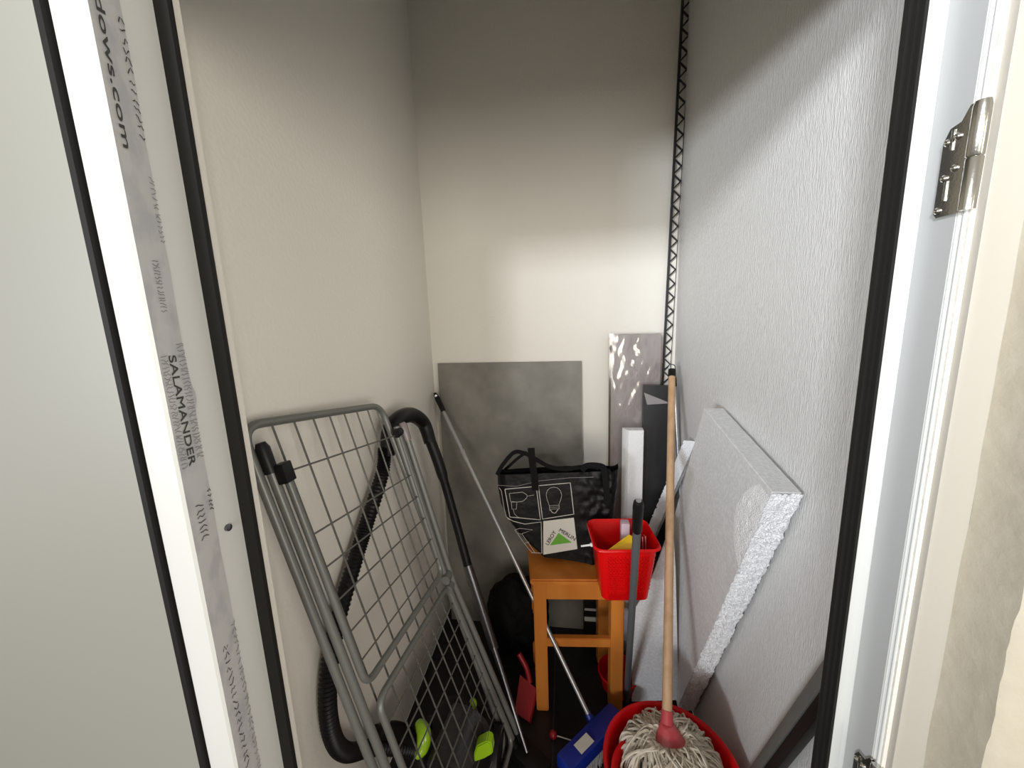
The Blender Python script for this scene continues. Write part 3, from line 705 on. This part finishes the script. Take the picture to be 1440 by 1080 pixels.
# ------------------------------------------------------------------ small stuff on the floor by the stool
bm = B(); c = at(862, 992, Z=.06); c = Vector((.185, 1.27, .002))
lathe(bm, [(.04, 0), (.062, .012), (.074, .07), (.078, .074), (.074, .078), (.058, .018), (.001, .010)], c, 36, True, False)
tag(put('red_bowl', bm, M['red']), 'round red bowl on the floor behind the right front leg of the stool', 'bowl')
bm = B(); p0 = at(737, 972, Z=.10); p1 = at(752, 1012, Z=.02)
root = empty('red_dustpan', (p1.x, p1.y, 0), 'dark red scoop on the dark floor left of the stool', 'dustpan')
a = Vector((-.19, 1.13, .002)); pts = [a, a+Vector((.055, -.03, 0)), a+Vector((.075, .05, .05)), a+Vector((.01, .09, .06))]
put('scoop', prism(B(), pts, (-.004, -.003, .012)), M['redd'], root, smooth=False)
put('handle', tube(B(), smoothpath([a+Vector((.045, .07, .058)), a+Vector((.03, .10, .09)), a+Vector((.0, .12, .13))], 5), [.010]*11, 12), M['redd'], root); bm.free()
c = at(778, 1033, Z=.014)
root = empty('stick_with_ball', (c.x, c.y, 0), 'small red ball on a thin pale stick lying near the blue broom head', 'stick')
bm = B(); bmesh.ops.create_icosphere(bm, subdivisions=3, radius=.013, matrix=Matrix.Translation(c)); put('ball', bm, M['redd'], root)
put('stick', tube(B(), [c, c+Vector((.07, -.005, -.011))], .0017, 8), M['white'], root)
root = empty('striped_carton', (.11, 1.46, 0), 'dark carton with white label stripes standing behind the stool', 'box')
a = at(821, 853, Y=1.455); b = at(866, 900, Y=1.455)
put('carton', box(B(), (a.x, 1.457, .001), (a.x+.12, 1.50, a.z+.03), .002), M['blackp'], root)
for y0, y1 in ((855, 861), (867, 876)):
    u_ = at(822, y0, Y=1.456); v_ = at(864, y1, Y=1.456); put('label_stripe', box(B(), (u_.x, 1.4545, v_.z), (v_.x, 1.4568, u_.z)), M['print'], root, smooth=False)

# ------------------------------------------------------------------ dark bars, lower right
root = empty('metal_bar', (.42, .85, 0), 'dark grey metal bar with black underside leaning on the right wall beside the door frame', 'bar')
p = at(1143, 978, X=.414); q = at(1067, 1083, X=.414); dq = (q-p).normalized()
p2 = p-dq*.25; q2 = q+dq*((q.z-.015)/-dq.z)
put('grey_bar', obox(B(), p2, q2, .020, .021, (1, 0, 0), .004), M['tube'], root)
per = Vector((0, dq.z, -dq.y)).normalized(); per = per if per.y < 0 else -per
put('black_bar', obox(B(), p2+per*.0215, q2+per*.0215-dq*.02, .018, .021, (1, 0, 0), .004), M['blackp'], root)
# ------------------------------------------------------------------ red bucket and wooden mop
bc = Vector((.240, .79, 0)); br = .158; bh = .32
root = empty('red_bucket', bc, 'large round red bucket holding the mop in front of the stool', 'bucket')
bm = B(); lathe(bm, [(.112, .0), (.118, .004), (br-.006, bh-.03), (br-.001, bh-.028), (br, bh-.022), (br-.004, bh-.02), (br-.003, bh-.006), (br+.002, bh-.001), (br+.001, bh+.002), (br-.004, bh+.001), (br-.010, bh-.006), (.112, .012), (.001, .008)], bc, 72, True, False)
put('bucket_body', bm, M['red'], root)
# moulded wringer insert on the left of the bucket
bm = B()
lathe(bm, [(.088, bh-.10), (.094, bh-.012), (.100, bh-.004), (.100, bh), (.094, bh+.001), (.086, bh-.010), (.078, bh-.10)], bc+Vector((-.044, -.03, 0)), 48, False, False)
put('wringer', bm, M['red'], root)
mp = empty('wooden_mop', bc+Vector((0, 0, .01)), 'wooden handled mop with grey cotton strands standing in the red bucket', 'mop')
top = at(945, 521, Y=1.47); s0 = at(938, 1003, Y=.86); dq = (s0-top).normalized()
put('handle', tube(B(), [top, top.lerp(s0, .5), s0], .0122, 20), M['woodp'], mp)
put('end_cap', tube(B(), [top-dq*.002, top+dq*.028], [.0135, .0137], 18), M['blackp'], mp)
cpt = top-dq*.010; pts = [cpt+Vector((.0115*math.cos(a), 0, .014*math.sin(a))) for a in [2*math.pi*k/20 for k in range(20)]]
put('hanging_ring', tube(B(), pts, .0017, 8, True), M['chrome'], mp)
s1 = s0+Vector((.0, -.020, -.034)); s2 = Vector((.252, .815, .262))
bm = B(); tube(bm, [s0-dq*.006, s0+dq*.006, s0+dq*.022], [.0138, .0145, .0155], 20)
c1 = s0+dq*.018
rings = []
for k in range(7):
    t = k/6; cxx = c1.lerp(c1+Vector((.004, -.026, -.024)), t); hw = .0155+.022*t; hd_ = .015+.008*t
    rings.append([bm.verts.new(cxx+Vector((hw*math.cos(2*math.pi*j/20), hd_*math.sin(2*math.pi*j/20), 0))) for j in range(20)])
for a, b in zip(rings, rings[1:]):
    for j in range(20): bm.faces.new((a[j], a[(j+1) % 20], b[(j+1) % 20], b[j]))
bm.faces.new(rings[-1][::-1]); bm.faces.new(rings[0])
put('socket', bm, M['redk'], mp)
rnd = random.Random(11); bm = B(); hc = c1+Vector((.002, -.026, -.026))
for i in range(420):
    a = rnd.uniform(0, 2*math.pi); rr2 = rnd.uniform(.2, 1)**.6; L1 = rnd.uniform(.035, .082)
    ctr = Vector((.232, .765, .295)); o_ = hc+Vector((math.cos(a)*.035, math.sin(a)*.018, -.004+rnd.uniform(-.004, .006)))
    dirv = Vector((math.cos(a)*1.0, math.sin(a)*.95-.35, 0)).normalized()
    tw_ = Vector((-dirv.y, dirv.x, 0))*rnd.uniform(-.045, .045)
    lift = rnd.uniform(-.004, .020)
    pts = [o_, o_+dirv*L1*.35+Vector((0, 0, lift)), o_+dirv*L1*.75+tw_+Vector((0, 0, lift*.6-.006)), o_+dirv*L1+tw_*1.5+Vector((0, 0, -.035)), o_+dirv*L1*.95+tw_+Vector((0, 0, -.09))]
    for pp in pts:
        dxy = Vector((pp.x-bc.x, pp.y-bc.y)); 
        if dxy.length > .125: pp.x = bc.x+dxy.x/dxy.length*.125; pp.y = bc.y+dxy.y/dxy.length*.125
    pth = smoothpath(pts, 5); r0_ = rnd.uniform(.0018, .0034); tube(bm, pth, [r0_*(1+.25*math.sin(k*1.7)) for k in range(len(pth))], 5)
tag(put('mop_strands', bm, M['mop'], mp), 'grubby greyish beige cotton strands', kind='stuff')
